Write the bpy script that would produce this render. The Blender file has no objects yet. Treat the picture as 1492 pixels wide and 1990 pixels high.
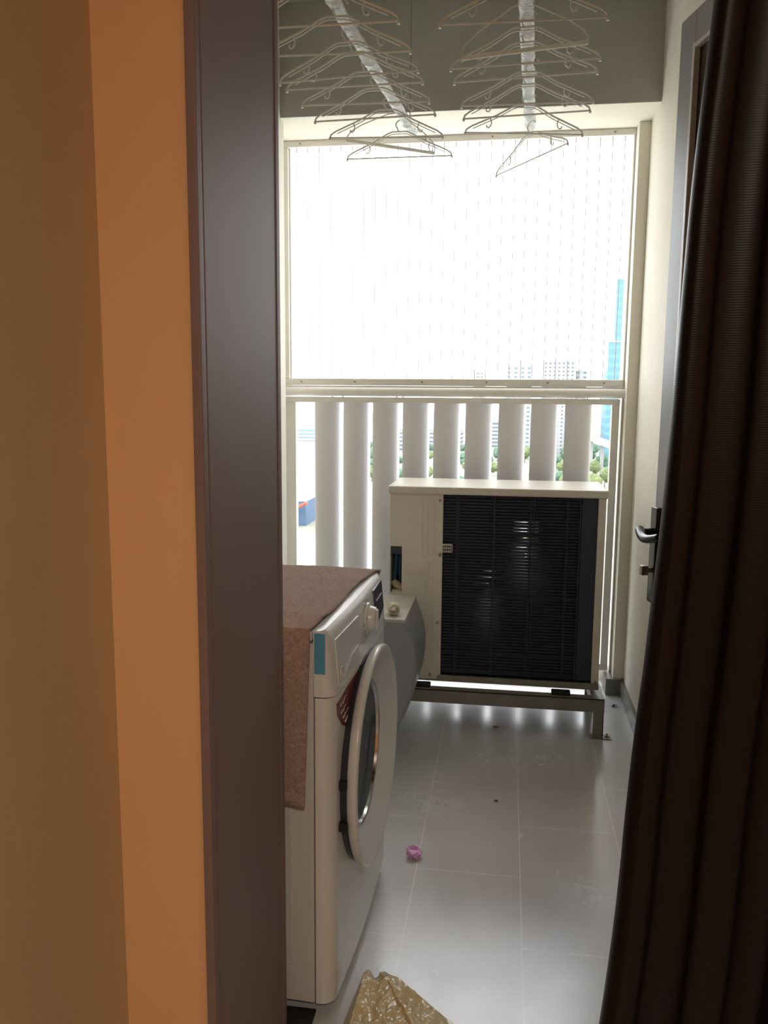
import bpy, bmesh, math, random
from mathutils import Vector, Matrix, noise
random.seed(7)
C = bpy.context.scene.collection
SC = bpy.context.scene
PI = math.pi

# ------------------------------------------------------------------ camera, world, lights, exposure
YAW, PITCH, ROLL, CAM_H = -0.1476, 0.1398, 0.0082, 1.365
cam = bpy.data.cameras.new('camera')
co = bpy.data.objects.new('camera', cam); C.objects.link(co)
cam.sensor_fit = 'VERTICAL'; cam.sensor_height = 36.0; cam.lens = 28.76
cam.clip_start = 0.05; cam.clip_end = 6000
cy, sy, cp, sp = math.cos(YAW), math.sin(YAW), math.cos(PITCH), math.sin(PITCH)
fw = Vector((sy*cp, cy*cp, -sp)); rt = Vector((cy, -sy, 0)); up = rt.cross(fw)
c_, s_ = math.cos(ROLL), math.sin(ROLL)
rt, up = c_*rt + s_*up, -s_*rt + c_*up
M3 = Matrix((rt, up, -fw)).transposed()
co.matrix_world = Matrix.Translation((0, 0, CAM_H)) @ M3.to_4x4()
SC.camera = co

w = bpy.data.worlds.new('sky'); SC.world = w; w.use_nodes = True
bg = w.node_tree.nodes['Background']
bg.inputs[0].default_value = (0.94, 0.965, 1.0, 1); bg.inputs[1].default_value = 4.3
SC.view_settings.view_transform = 'Standard'; SC.view_settings.look = 'None'
SC.view_settings.gamma = 1.0; SC.view_settings.use_curve_mapping = False
SC.view_settings.exposure = 0.35

def area(name, loc, rot, sx, sy_, energy, color, portal=False):
    l = bpy.data.lights.new(name, 'AREA'); l.shape = 'RECTANGLE'; l.size = sx; l.size_y = sy_
    l.energy = energy; l.color = color
    if portal: l.cycles.is_portal = True
    o = bpy.data.objects.new(name, l); C.objects.link(o); o.location = loc; o.rotation_euler = rot
    return o
area('window_portal', (-0.26, 3.99, 1.3), (-PI/2, 0, 0), 1.7, 2.7, 1, (1, 1, 1), True)
# ceiling lamp of the room behind the camera (warm)
area('room_lamp_light', (0.35, -0.9, 2.44), (0, 0, 0), 0.35, 0.35, 22.0, (1.0, 0.89, 0.74))
# daylight of the balcony lamp-free part comes only from the window

# ------------------------------------------------------------------ materials
def mat(name, col, rough=0.5, metal=0.0, spec=0.5, var=0.0, vscale=8.0, bump=0.0, bscale=60.0, col2=None, trans=0.0, alpha=1.0, sheen=0.0):
    m = bpy.data.materials.new(name); m.use_nodes = True
    nt = m.node_tree; b = nt.nodes['Principled BSDF']
    b.inputs['Base Color'].default_value = (*col, 1); b.inputs['Roughness'].default_value = rough
    b.inputs['Metallic'].default_value = metal; b.inputs['Specular IOR Level'].default_value = spec
    b.inputs['Transmission Weight'].default_value = trans; b.inputs['Alpha'].default_value = alpha
    b.inputs['Sheen Weight'].default_value = sheen
    tc = nt.nodes.new('ShaderNodeTexCoord')
    if var > 0 or col2:
        n = nt.nodes.new('ShaderNodeTexNoise'); n.inputs['Scale'].default_value = vscale; n.inputs['Detail'].default_value = 6
        nt.links.new(tc.outputs['Object'], n.inputs['Vector'])
        r = nt.nodes.new('ShaderNodeValToRGB'); r.color_ramp.elements[0].position = 0.3; r.color_ramp.elements[1].position = 0.7
        c2 = col2 if col2 else tuple(x*(1-var) for x in col)
        r.color_ramp.elements[0].color = (*c2, 1); r.color_ramp.elements[1].color = (*col, 1)
        nt.links.new(n.outputs['Fac'], r.inputs['Fac']); nt.links.new(r.outputs['Color'], b.inputs['Base Color'])
    if bump > 0:
        n2 = nt.nodes.new('ShaderNodeTexNoise'); n2.inputs['Scale'].default_value = bscale; n2.inputs['Detail'].default_value = 4
        nt.links.new(tc.outputs['Object'], n2.inputs['Vector'])
        bp = nt.nodes.new('ShaderNodeBump'); bp.inputs['Strength'].default_value = bump; bp.inputs['Distance'].default_value = 0.01
        nt.links.new(n2.outputs['Fac'], bp.inputs['Height']); nt.links.new(bp.outputs['Normal'], b.inputs['Normal'])
    return m

M = {}
M['wall'] = mat('balcony_paint', (0.84, 0.80, 0.69), 0.8, var=0.08, vscale=3.0, bump=0.25, bscale=45, spec=0.2)
M['beam'] = mat('beam_grey', (0.50, 0.50, 0.46), 0.85, var=0.10, vscale=2.0, bump=0.2, bscale=40, spec=0.2)  # grey tone of the beam's front face, darker than the wall cream
M['ceil'] = mat('ceiling_paint', (0.55, 0.56, 0.54), 0.85, var=0.05, vscale=2.0, spec=0.2)
M['skirt'] = mat('skirting_tile', (0.22, 0.21, 0.20), 0.35, var=0.3, vscale=9)
M['alu'] = mat('powder_coated_frame', (0.84, 0.81, 0.75), 0.4, var=0.10, vscale=6)
M['alu_grey'] = mat('grey_aluminium', (0.40, 0.42, 0.46), 0.35, metal=0.3, var=0.06, vscale=5)
M['alu_edge'] = mat('pale_aluminium_edge', (0.75, 0.76, 0.80), 0.3, metal=0.2)
M['fin'] = mat('fin_metal', (0.80, 0.80, 0.82), 0.45, var=0.04, vscale=5)
M['brown_frame'] = mat('brown_door_frame', (0.225, 0.158, 0.145), 0.55, var=0.10, vscale=2.5, spec=0.4)
M['brown_dark'] = mat('brown_frame_groove', (0.05, 0.032, 0.028), 0.6)
M['room_wall'] = mat('room_wall_paint', (0.78, 0.46, 0.225), 0.75, var=0.05, vscale=2, bump=0.1, bscale=30, spec=0.25)
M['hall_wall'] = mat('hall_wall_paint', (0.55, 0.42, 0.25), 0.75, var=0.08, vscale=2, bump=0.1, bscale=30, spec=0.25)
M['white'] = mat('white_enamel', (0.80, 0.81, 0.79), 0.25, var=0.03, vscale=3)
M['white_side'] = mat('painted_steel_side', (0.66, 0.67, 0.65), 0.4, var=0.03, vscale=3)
M['door_dark'] = mat('dark_plastic_ring', (0.035, 0.036, 0.045), 0.3)
M['chrome'] = mat('chrome', (0.6, 0.6, 0.62), 0.15, metal=1.0)
M['glass_dark'] = mat('smoked_glass', (0.06, 0.075, 0.09), 0.06, spec=0.8)
M['blue_tape'] = mat('blue_tape', (0.11, 0.38, 0.60), 0.5, var=0.1, vscale=20)
M['maroon'] = mat('maroon_sticker', (0.22, 0.03, 0.04), 0.35, var=0.25, vscale=25)
M['print'] = mat('white_print', (0.75, 0.72, 0.70), 0.6)
M['grey_print'] = mat('grey_print', (0.30, 0.31, 0.33), 0.5)
M['display'] = mat('grey_display', (0.12, 0.12, 0.15), 0.2, var=0.5, vscale=30)
M['towel'] = mat('brown_terry', (0.80, 0.57, 0.49), 0.95, col2=(0.50, 0.32, 0.26), vscale=160, bump=1.0, bscale=420, spec=0.1, sheen=0.5)
M['ac_beige'] = mat('ac_beige', (0.72, 0.68, 0.585), 0.45, var=0.06, vscale=4)
M['ac_dark'] = mat('coil_fins', (0.014, 0.020, 0.044), 0.45, var=0.3, vscale=30)
M['ac_guard'] = mat('wire_guard', (0.032, 0.038, 0.060), 0.5)
M['black'] = mat('black_rubber', (0.012, 0.012, 0.014), 0.6)
M['stand'] = mat('stand_steel', (0.27, 0.26, 0.22), 0.5, var=0.2, vscale=14)
M['bin'] = mat('grey_plastic', (0.27, 0.28, 0.29), 0.4, var=0.1, vscale=5)
M['bin_lid'] = mat('dusty_lid', (0.50, 0.47, 0.41), 0.7, var=0.2, vscale=14)
M['blue_foam'] = mat('blue_pipe', (0.03, 0.12, 0.22), 0.5, var=0.4, vscale=30)
M['pipe_beige'] = mat('pipe_wrap', (0.62, 0.54, 0.36), 0.8, var=0.3, vscale=40)
M['hanger'] = mat('white_hanger_plastic', (0.85, 0.85, 0.83), 0.35)
M['hanger_bar'] = mat('milky_hanger_plastic', (0.55, 0.53, 0.50), 0.4)
def milky():
    m = mat('milky', (0.80, 0.78, 0.74), 0.35); nt = m.node_tree; b = nt.nodes['Principled BSDF']
    tr = nt.nodes.new('ShaderNodeBsdfTranslucent'); tr.inputs[0].default_value = (0.85, 0.80, 0.72, 1)
    mx = nt.nodes.new('ShaderNodeMixShader'); mx.inputs[0].default_value = 0.5; out = nt.nodes['Material Output']
    nt.links.new(b.outputs[0], mx.inputs[1]); nt.links.new(tr.outputs[0], mx.inputs[2]); nt.links.new(mx.outputs[0], out.inputs[0]); return m
M['hanger_bar'] = milky()
M['wrap'] = mat('plastic_wrap', (0.80, 0.80, 0.80), 0.3, var=0.25, vscale=60, bump=0.8, bscale=90)
M['cord'] = mat('cord', (0.30, 0.29, 0.27), 0.8)
M['wire'] = mat('steel_wire', (0.42, 0.38, 0.40), 0.4, metal=0.4)
M['handle_black'] = mat('black_handle', (0.02, 0.019, 0.022), 0.22)
M['brass'] = mat('dull_nickel', (0.32, 0.29, 0.24), 0.35, metal=0.8)
M['door_panel'] = mat('dark_door_panel', (0.085, 0.080, 0.078), 0.4, var=0.08, vscale=3)
M['pink'] = mat('pink_petal', (0.85, 0.30, 0.72), 0.6, col2=(0.92, 0.68, 0.90), vscale=50)
M['leaf'] = mat('dry_leaf', (0.06, 0.045, 0.03), 0.8, var=0.4, vscale=60)

def curtain_mat():
    m = mat('brown_satin', (0.0065, 0.0038, 0.0035), 0.42, spec=0.22, sheen=0.0)
    nt = m.node_tree; b = nt.nodes['Principled BSDF']
    tc = nt.nodes.new('ShaderNodeTexCoord'); wv = nt.nodes.new('ShaderNodeTexWave')
    wv.bands_direction = 'Z'; wv.inputs['Scale'].default_value = 110; wv.inputs['Distortion'].default_value = 1.5
    nt.links.new(tc.outputs['Object'], wv.inputs['Vector'])
    bp = nt.nodes.new('ShaderNodeBump'); bp.inputs['Strength'].default_value = 0.12; bp.inputs['Distance'].default_value = 0.001
    nt.links.new(wv.outputs['Fac'], bp.inputs['Height']); nt.links.new(bp.outputs['Normal'], b.inputs['Normal'])
    return m
M['curtain'] = curtain_mat()

def bag_mat():
    m = mat('yellow_film', (1.0, 0.84, 0.50), 0.24, spec=1.0, var=0.04, vscale=20, bump=0.15, bscale=45)
    nt = m.node_tree; b = nt.nodes['Principled BSDF']
    tr = nt.nodes.new('ShaderNodeBsdfTranslucent'); tr.inputs[0].default_value = (0.95, 0.78, 0.42, 1)
    mx = nt.nodes.new('ShaderNodeMixShader'); mx.inputs[0].default_value = 0.35
    out = nt.nodes['Material Output']
    nt.links.new(b.outputs[0], mx.inputs[1]); nt.links.new(tr.outputs[0], mx.inputs[2]); nt.links.new(mx.outputs[0], out.inputs[0])
    return m
M['bag'] = bag_mat()
M['bag'].node_tree.nodes['Principled BSDF'].inputs['Coat Weight'].default_value = 0.8
M['bag'].node_tree.nodes['Principled BSDF'].inputs['Coat Roughness'].default_value = 0.12

def floor_mat():
    # 30 x 60 cm tiles laid lengthways, every column shifted; joints follow the photo
    m = bpy.data.materials.new('grey_floor_tile'); m.use_nodes = True; nt = m.node_tree
    b = nt.nodes['Principled BSDF']; L = nt.links.new
    def nd(t, **k):
        n = nt.nodes.new(t)
        for a, v in k.items(): setattr(n, a, v)
        return n
    def mth(op, a, b_=None):
        n = nd('ShaderNodeMath', operation=op)
        for i, x in enumerate((a, b_)):
            if x is None: continue
            if isinstance(x, (int, float)): n.inputs[i].default_value = x
            else: L(x, n.inputs[i])
        return n.outputs[0]
    g = nd('ShaderNodeNewGeometry'); sep = nd('ShaderNodeSeparateXYZ'); L(g.outputs['Position'], sep.inputs[0])
    x, y = sep.outputs[0], sep.outputs[1]
    cx = mth('DIVIDE', mth('ADD', x, 0.2256), 0.3)
    col = mth('FLOOR', cx)
    fx = mth('ABSOLUTE', mth('SUBTRACT', mth('FRACT', cx), 0.5))        # .5 at joint
    # column 0 joint at 2.819, columns -1 and 1 joint at 2.508
    par = mth('MODULO', mth('ABSOLUTE', col), 2.0)
    off = mth('ADD', 2.819, mth('MULTIPLY', par, -0.311))
    cyy = mth('DIVIDE', mth('SUBTRACT', y, off), 0.6)
    fy = mth('ABSOLUTE', mth('SUBTRACT', mth('FRACT', mth('ADD', cyy, 10.0)), 0.5))
    jx = mth('GREATER_THAN', fx, 0.5 - 0.0017/0.3); jy = mth('GREATER_THAN', fy, 0.5 - 0.0015/0.6)
    j = mth('MAXIMUM', jx, jy)
    # per tile tone
    comb = nd('ShaderNodeCombineXYZ'); L(col, comb.inputs[0]); L(mth('FLOOR', cyy), comb.inputs[1])
    wn = nd('ShaderNodeTexWhiteNoise'); L(comb.outputs[0], wn.inputs['Vector'])
    n1 = nd('ShaderNodeTexNoise'); n1.inputs['Scale'].default_value = 2.6; n1.inputs['Detail'].default_value = 8; n1.inputs['Roughness'].default_value = 0.65
    L(g.outputs['Position'], n1.inputs['Vector'])
    mp = nd('ShaderNodeMapping'); mp.inputs['Scale'].default_value = (220, 25, 1); L(g.outputs['Position'], mp.inputs[0])
    n2 = nd('ShaderNodeTexNoise'); n2.inputs['Scale'].default_value = 1.0; n2.inputs['Detail'].default_value = 3; L(mp.outputs[0], n2.inputs['Vector'])
    r = nd('ShaderNodeValToRGB'); e = r.color_ramp.elements
    e[0].position = 0.28; e[0].color = (0.50, 0.495, 0.495, 1); e[1].position = 0.72; e[1].color = (0.58, 0.575, 0.575, 1)
    f = mth('ADD', mth('MULTIPLY', n1.outputs['Fac'], 0.8), mth('MULTIPLY', n2.outputs['Fac'], 0.2)); L(f, r.inputs['Fac'])
    # a pinkish dried stain in the middle of the floor
    vm = nd('ShaderNodeVectorMath', operation='DISTANCE')
    mp2 = nd('ShaderNodeMapping'); mp2.inputs['Scale'].default_value = (1, 0.8, 1); L(g.outputs['Position'], mp2.inputs[0])
    L(mp2.outputs[0], vm.inputs[0]); vm.inputs[1].default_value = (0.13, 2.02, 0)
    mr = nd('ShaderNodeMapRange'); mr.inputs[1].default_value = 0.45; mr.inputs[2].default_value = 0.15; L(mth('ADD', vm.outputs['Value'], mth('MULTIPLY', mth('SUBTRACT', n1.outputs['Fac'], 0.5), 0.5)), mr.inputs[0])
    mxs = nd('ShaderNodeMix', data_type='RGBA'); mxs.inputs['B'].default_value = (0.58, 0.455, 0.43, 1); L(mth('MULTIPLY', mr.outputs[0], 0.55), mxs.inputs['Factor']); L(r.outputs[0], mxs.inputs['A'])
    mx = nd('ShaderNodeMix', data_type='RGBA'); mx.inputs['B'].default_value = (0.74, 0.72, 0.69, 1)
    L(mth('MULTIPLY', j, 0.8), mx.inputs['Factor']); L(mxs.outputs['Result'], mx.inputs['A']); L(mx.outputs['Result'], b.inputs['Base Color'])
    rr = nd('ShaderNodeMapRange'); rr.inputs[1].default_value = 0.3; rr.inputs[2].default_value = 0.7; rr.inputs[3].default_value = 0.17; rr.inputs[4].default_value = 0.30
    L(n1.outputs['Fac'], rr.inputs[0]); L(rr.outputs[0], b.inputs['Roughness'])
    b.inputs['Specular IOR Level'].default_value = 1.0
    bp = nd('ShaderNodeBump'); bp.inputs['Strength'].default_value = 0.25; bp.inputs['Distance'].default_value = 0.002
    L(mth('SUBTRACT', mth('MULTIPLY', n2.outputs['Fac'], 0.25), j), bp.inputs['Height']); L(bp.outputs[0], b.inputs['Normal'])
    return m
M['floor'] = floor_mat()

def facade_mat(name, wallc, winc, sx, sz, fx=0.45, fz=0.5, rough=0.6):
    m = bpy.data.materials.new(name); m.use_nodes = True; nt = m.node_tree; b = nt.nodes['Principled BSDF']; L = nt.links.new
    tc = nt.nodes.new('ShaderNodeTexCoord'); sep = nt.nodes.new('ShaderNodeSeparateXYZ'); L(tc.outputs['Object'], sep.inputs[0])
    def mth(op, a, b_):
        n = nt.nodes.new('ShaderNodeMath'); n.operation = op
        for i, x in enumerate((a, b_)):
            if x is None: continue
            if isinstance(x, (int, float)): n.inputs[i].default_value = x
            else: L(x, n.inputs[i])
        return n.outputs[0]
    u = mth('ADD', sep.outputs[0], mth('MULTIPLY', sep.outputs[1], 1.0))
    a = mth('LESS_THAN', mth('FRACT', mth('DIVIDE', mth('ADD', u, 1000.0), sx), None), fx)
    c = mth('LESS_THAN', mth('FRACT', mth('DIVIDE', mth('ADD', sep.outputs[2], 1000.0), sz), None), fz)
    f = mth('MULTIPLY', a, c)
    mx = nt.nodes.new('ShaderNodeMix'); mx.data_type = 'RGBA'; mx.inputs['A'].default_value = (*wallc, 1); mx.inputs['B'].default_value = (*winc, 1)
    L(f, mx.inputs['Factor']); L(mx.outputs['Result'], b.inputs['Base Color']); b.inputs['Roughness'].default_value = rough
    return m

# ------------------------------------------------------------------ mesh helpers
class MB:
    def __init__(s): s.v = []; s.f = []; s.sm = []
    def add(s, vs, fs, smooth=False):
        o = len(s.v); s.v += [Vector(v) for v in vs]; s.f += [[i+o for i in f] for f in fs]; s.sm += [smooth]*len(fs); return s
    def box(s, x0, x1, y0, y1, z0, z1, bev=0.0, M_=None, seg=2):
        bm = bmesh.new()
        bmesh.ops.create_cube(bm, size=1.0)
        for v in bm.verts:
            v.co = Vector(((x0+x1)/2 + v.co.x*(x1-x0), (y0+y1)/2 + v.co.y*(y1-y0), (z0+z1)/2 + v.co.z*(z1-z0)))
        if bev > 0:
            bmesh.ops.bevel(bm, geom=list(bm.edges), offset=bev, segments=seg, profile=0.5, affect='EDGES')
        if M_: bmesh.ops.transform(bm, matrix=M_, verts=bm.verts)
        bmesh.ops.recalc_face_normals(bm, faces=bm.faces)
        bm.verts.index_update()
        s.add([v.co.copy() for v in bm.verts], [[v.index for v in f.verts] for f in bm.faces], bev > 0); bm.free(); return s
    def tube(s, pts, r, n=8, closed=False, caps=True):
        pts = [Vector(p) for p in pts]; rs = r if isinstance(r, (list, tuple)) else [r]*len(pts)
        rings = []; prev = None; N = len(pts)
        for i, p in enumerate(pts):
            if closed: t = (pts[(i+1) % N]-pts[i-1])
            else: t = (pts[min(i+1, N-1)]-pts[max(i-1, 0)])
            t.normalize()
            if prev is None:
                a = Vector((0, 0, 1)) if abs(t.z) < 0.9 else Vector((0, 1, 0))
                nrm = t.cross(a).normalized()
            else:
                nrm = (prev - t*prev.dot(t)).normalized()
            prev = nrm; bn = t.cross(nrm)
            rings.append([p + rs[i]*(math.cos(2*PI*k/n)*nrm + math.sin(2*PI*k/n)*bn) for k in range(n)])
        vs = [v for ring in rings for v in ring]; fs = []
        for i in range(N if closed else N-1):
            j = (i+1) % N
            for k in range(n): fs.append([i*n+k, i*n+(k+1) % n, j*n+(k+1) % n, j*n+k])
        if caps and not closed: fs.append(list(range(n))[::-1]); fs.append([(N-1)*n+k for k in range(n)])
        s.add(vs, fs, True); return s
    def lathe(s, prof, origin, axis='X', n=64):
        # prof: list of (radius, height along axis)
        vs = []; fs = []
        o = Vector(origin)
        for (r, h) in prof:
            for k in range(n):
                a = 2*PI*k/n; c, d = r*math.cos(a), r*math.sin(a)
                p = {'X': (h, c, d), 'Y': (c, h, d), 'Z': (c, d, h)}[axis]
                vs.append(o + Vector(p))
        for i in range(len(prof)-1):
            for k in range(n): fs.append([i*n+k, i*n+(k+1) % n, (i+1)*n+(k+1) % n, (i+1)*n+k])
        s.add(vs, fs, True); return s
    def prism(s, poly, a0, a1, axis='Y', smooth=False):
        # poly 2-D points; axis is the extrusion axis, poly in the other two (order kept)
        def P(p, a):
            return {'X': (a, p[0], p[1]), 'Y': (p[0], a, p[1]), 'Z': (p[0], p[1], a)}[axis]
        n = len(poly); vs = [P(p, a0) for p in poly] + [P(p, a1) for p in poly]
        fs = [list(range(n))[::-1], [n+i for i in range(n)]] 
        s.add(vs, fs, False)
        o = len(s.v)-2*n
        for i in range(n):
            s.f.append([o+i, o+(i+1) % n, o+n+(i+1) % n, o+n+i]); s.sm.append(smooth)
        return s
    def grid(s, fn, nu, nv, smooth=True):
        vs = [fn(i/nu, j/nv) for j in range(nv+1) for i in range(nu+1)]
        fs = [[j*(nu+1)+i, j*(nu+1)+i+1, (j+1)*(nu+1)+i+1, (j+1)*(nu+1)+i] for j in range(nv) for i in range(nu)]
        s.add(vs, fs, smooth); return s

ROOTLOC = {}
def tag(o, label=None, cat=None, group=None, kind=None):
    if label: o['label'] = label
    if cat: o['category'] = cat
    if group: o['group'] = group
    if kind: o['kind'] = kind
    return o
def thing(name, loc, label, cat, group=None, rotz=0.0):
    o = bpy.data.objects.new(name, None); C.objects.link(o); o.location = loc; o.rotation_euler = (0, 0, rotz)
    o.empty_display_size = 0.1
    ROOTLOC[o.name] = Vector(loc)
    return tag(o, label, cat, group)
def obj(name, mb, m, parent=None, local=False, origin=None, label=None):
    me = bpy.data.meshes.new(name)
    off = Vector((0, 0, 0))
    if parent is not None and not local: off = ROOTLOC[parent.name]
    if parent is None and origin is not None: off = Vector(origin)
    me.from_pydata([tuple(v-off) for v in mb.v], [], mb.f); me.validate()
    for p, sm in zip(me.polygons, mb.sm): p.use_smooth = sm
    bm = bmesh.new(); bm.from_mesh(me); bmesh.ops.recalc_face_normals(bm, faces=bm.faces); bm.to_mesh(me); bm.free()
    me.update(); me.materials.append(m)
    o = bpy.data.objects.new(name, me); C.objects.link(o)
    if parent is not None: o.parent = parent; ROOTLOC[o.name] = off if not local else Vector((0, 0, 0))
    else:
        o.location = off; ROOTLOC[o.name] = off
    if any(mb.sm):
        md = o.modifiers.new('wn', 'WEIGHTED_NORMAL'); md.keep_sharp = True
        try: me.set_sharp_from_angle(angle=math.radians(40))
        except Exception: pass
    if label: o['label'] = label
    return o
def struct(name, mb, m, label=None):
    o = obj(name, mb, m); o['kind'] = 'structure'
    if label: o['label'] = label
    return o
def copy_tree(o, parent=None):
    c = o.copy(); C.objects.link(c)
    if parent is not None: c.parent = parent
    for ch in list(o.children): copy_tree(ch, c)
    return c

# ------------------------------------------------------------------ the balcony shell
XR, XL = 0.568, -0.985
Y0, Y1 = 1.50, 3.90          # balcony from the room wall to the window line
CH = 2.98
struct('floor', MB().box(-2.2, 1.6, -2.6, 4.10, -0.12, 0.0), M['floor'], 'grey rectangular floor tiles with pale joints')
struct('ceiling', MB().box(-1.2, 0.9, Y0, 4.10, CH, CH+0.12), M['ceil'])
struct('wall_right', MB().box(XR, XR+0.25, 2.36, 4.05, 0, CH).box(0.64, 0.813, Y0, 2.36, 0, CH), M['wall'], 'cream painted right balcony wall')
struct('wall_left', MB().box(XL-0.2, XL, Y0, 3.60, 0, CH).box(XL-0.2, -1.072, 3.60, 4.05, 0, CH), M['wall'], 'cream painted left balcony wall')
# concrete beam over the window; its underside is cream
struct('trim_1', MB().box(-1.072, XR, 3.552, 3.556, 2.533, CH).box(XL, XR, 3.55, 3.556, 2.53, CH), M['beam'], 'grey face of the beam above the window')
struct('wall_front', MB().box(-1.072, XR, 3.556, 4.05, 2.53, CH), M['wall'], 'cream lintel over the window')
struct('trim_2', MB().box(0.520, XR, 3.78, 4.05, 0.075, 2.53, 0.002), M['wall'], 'cream pilaster between the window and the right wall')
struct('baseboard_right', MB().box(0.551, XR, 2.36, 3.80, 0, 0.070, 0.001).box(0.487, XR, 3.765, 3.95, 0, 0.078, 0.001), M['skirt'])
struct('baseboard_left', MB().box(XL, XL+0.011, Y0, 3.60, 0, 0.070, 0.001), M['skirt'])
struct('wall_kerb', MB().box(-1.045, 0.53, 3.97, 4.10, 0, 0.06), M['wall'], 'low cream kerb under the railing')

# upper window: aluminium channel frame with the safety wires
t = thing('window_1', (-0.26, 3.88, 1.42), None, None); t['kind'] = 'structure'
fm = MB()
fm.box(-1.071, 0.519, 3.864, 3.90, 2.502, 2.5295, 0.002)
fm.box(-1.071, -1.038, 3.866, 3.899, 1.4505, 2.5015, 0.002)
fm.box(-1.0378, -1.031, 3.885, 3.895, 1.4505, 2.5015, 0.001)
fm.box(0.511, 0.519, 3.866, 3.899, 1.4505, 2.5015, 0.002)
fm.box(-1.071, 0.519, 3.864, 3.90, 1.418, 1.450, 0.003)
obj('window_frame', fm, M['alu'], t)
for x in (-0.98, -0.72, -0.40, -0.10, 0.18, 0.43):
    for z in (1.435, 2.516):
        obj('frame_screw', MB().lathe([(0.0, 3.860), (0.004, 3.861), (0.004, 3.865)], (x, 0, z), 'Y', 8), M['brass'], t)
grille = thing('safety_wire_grille', (-0.26, 3.88, 1.45), 'thin vertical steel safety wires strung across the open upper window', 'window grille')
x = -1.0
proto = None
while x < 0.50:
    if proto is None:
        proto = obj('wire', MB().tube([(x, 3.88, 1.448), (x+0.001, 3.88, 2.0), (x, 3.88, 2.506)], 0.0018, 6), M['wire'], grille); x0 = x
    else:
        c = proto.copy(); C.objects.link(c); c.location = (x-x0, 0, 0)
    x += 0.0527

# ------------------------------------------------------------------ railing: handrail and fin panel
rail = thing('balcony_railing', (-0.26, 3.85, 0), 'white metal balcony railing with a round handrail over tall vertical fins', 'railing')
obj('handrail', MB().tube([(-1.071, 3.85, 1.388), (0.520, 3.85, 1.388)], 0.021, 20).box(-1.071, 0.519, 3.866, 3.90, 1.38, 1.417, 0.004), M['alu'], rail)
rf = MB()
rf.box(-1.0715, 0.505, 3.862, 3.905, 1.337, 1.364, 0.003)
rf.box(-1.0715, 0.505, 3.862, 3.905, 0.085, 0.115, 0.003)
rf.box(-1.071, -1.008, 3.8635, 3.9035, 0.1145, 1.3375, 0.003)
rf.box(0.470, 0.504, 3.8635, 3.9035, 0.1145, 1.3375, 0.003)
rf.box(0.5125, 0.5195, 3.866, 3.90, 0.079, 1.379, 0.001)
for x in (-0.98, 0.44): rf.box(x-0.015, x+0.015, 3.87, 3.90, 0.0, 0.09, 0.002)
for x in (-0.83, -0.78, -0.52, -0.49, 0.24, 0.36, 0.42): rf.box(x-0.003, x+0.003, 3.872, 3.885, 1.36, 1.38)
obj('rail_frame', rf, M['alu'], rail)
fins = [-0.853, -0.713, -0.571, -0.427, -0.280, -0.131, 0.022, 0.170, 0.324]
def fin_mb(xc, ang):
    pr = []
    for k in range(24):
        a = 2*PI*k/24; px = 0.065*math.cos(a); py = 0.022*math.sin(a)*(1.0 if abs(math.cos(a)) < .9 else 0.8)
        py -= 0.012*(1-(px/0.067)**2)*0 + 0
        c, s = math.cos(ang), math.sin(ang)
        pr.append((xc + px*c - py*s, 3.888 + px*s + py*c))
    return MB().prism(pr, 0.112, 1.340, 'Z', True)
f0 = obj('fin', fin_mb(fins[0], math.radians(17)), M['fin'], rail)
for xc in fins[1:]:
    c = f0.copy(); C.objects.link(c); c.location = (xc-fins[0], 0, 0)

# ------------------------------------------------------------------ room behind the camera and door wall
XH = -0.575
struct('wall_room', MB().box(-2.2, XH, -2.6, 1.118, 0, 2.5), M['hall_wall'], 'shaded brown side wall at the left edge')
struct('wall_door', MB().box(XH-0.2, -0.438, 1.118, Y0, 0, 2.98).box(XH-0.7, XH-0.2, 1.118, Y0, 0, 2.98).box(0.66, 1.6, 1.118, Y0, 0, 2.98).box(-0.438, 0.66, 1.118, Y0, 2.36, 2.98), M['room_wall'], 'tan wall strip beside the door frame')
struct('wall_back', MB().box(-2.2, 1.7, -2.7, -2.6, 0, 2.6), M['room_wall'])
struct('wall_side', MB().box(1.6, 1.7, -2.6, Y0, 0, 2.6), M['room_wall'])
struct('ceiling_room', MB().box(-2.2, 1.7, -2.7, 1.118, 2.5, 2.6), M['room_wall'])
df = MB()
df.box(-0.4385, -0.424, 1.108, 1.128, 0, 2.36, 0.002)
df.box(-0.4385, -0.436, 1.12, 1.525, 0, 2.36, 0.0005)
df.box(-0.438, -0.430, 1.146, 1.525, 0, 2.345, 0.002)
df.box(-0.445, -0.428, 1.51, 1.532, 0, 2.36, 0.002)
df.box(0.645, 0.66, 1.108, 1.53, 0, 2.36, 0.002)
df.box(-0.44, 0.66, 1.108, 1.53, 2.335, 2.36, 0.002)
dfo = struct('door_1', df, M['brown_frame'], 'dark brown door frame opening onto the balcony')
struct('shade_strip', MB().box(XL+0.012, -0.385, 1.502, 1.622, 0.0, 0.006, 0.002), M['black'], 'thin black strip standing in for the shade on the floor beside the washing machine')  # added black sheet that darkens the shaded floor gap by colour
gr = obj('frame_seal', MB().tube([(-0.434, 1.1445, 0.0)] + [(-0.434+0.0008*math.sin(k*1.7), 1.1445+0.0012*math.sin(k*2.3), k*0.1) for k in range(1, 23)], 0.0022, 6), M['brown_dark'], dfo)

# ------------------------------------------------------------------ open balcony door leaf with handle
ang = math.radians(14.6)
fx, fy = 0.380, 2.15            # free edge
LW = 0.70
leaf = thing('balcony_door', (fx + LW*math.sin(ang), fy - LW*math.cos(ang), 0), 'grey aluminium door leaf standing open against the right wall, dark panel', 'door', rotz=ang)
leaf.rotation_euler = (0, 0, ang)
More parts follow.
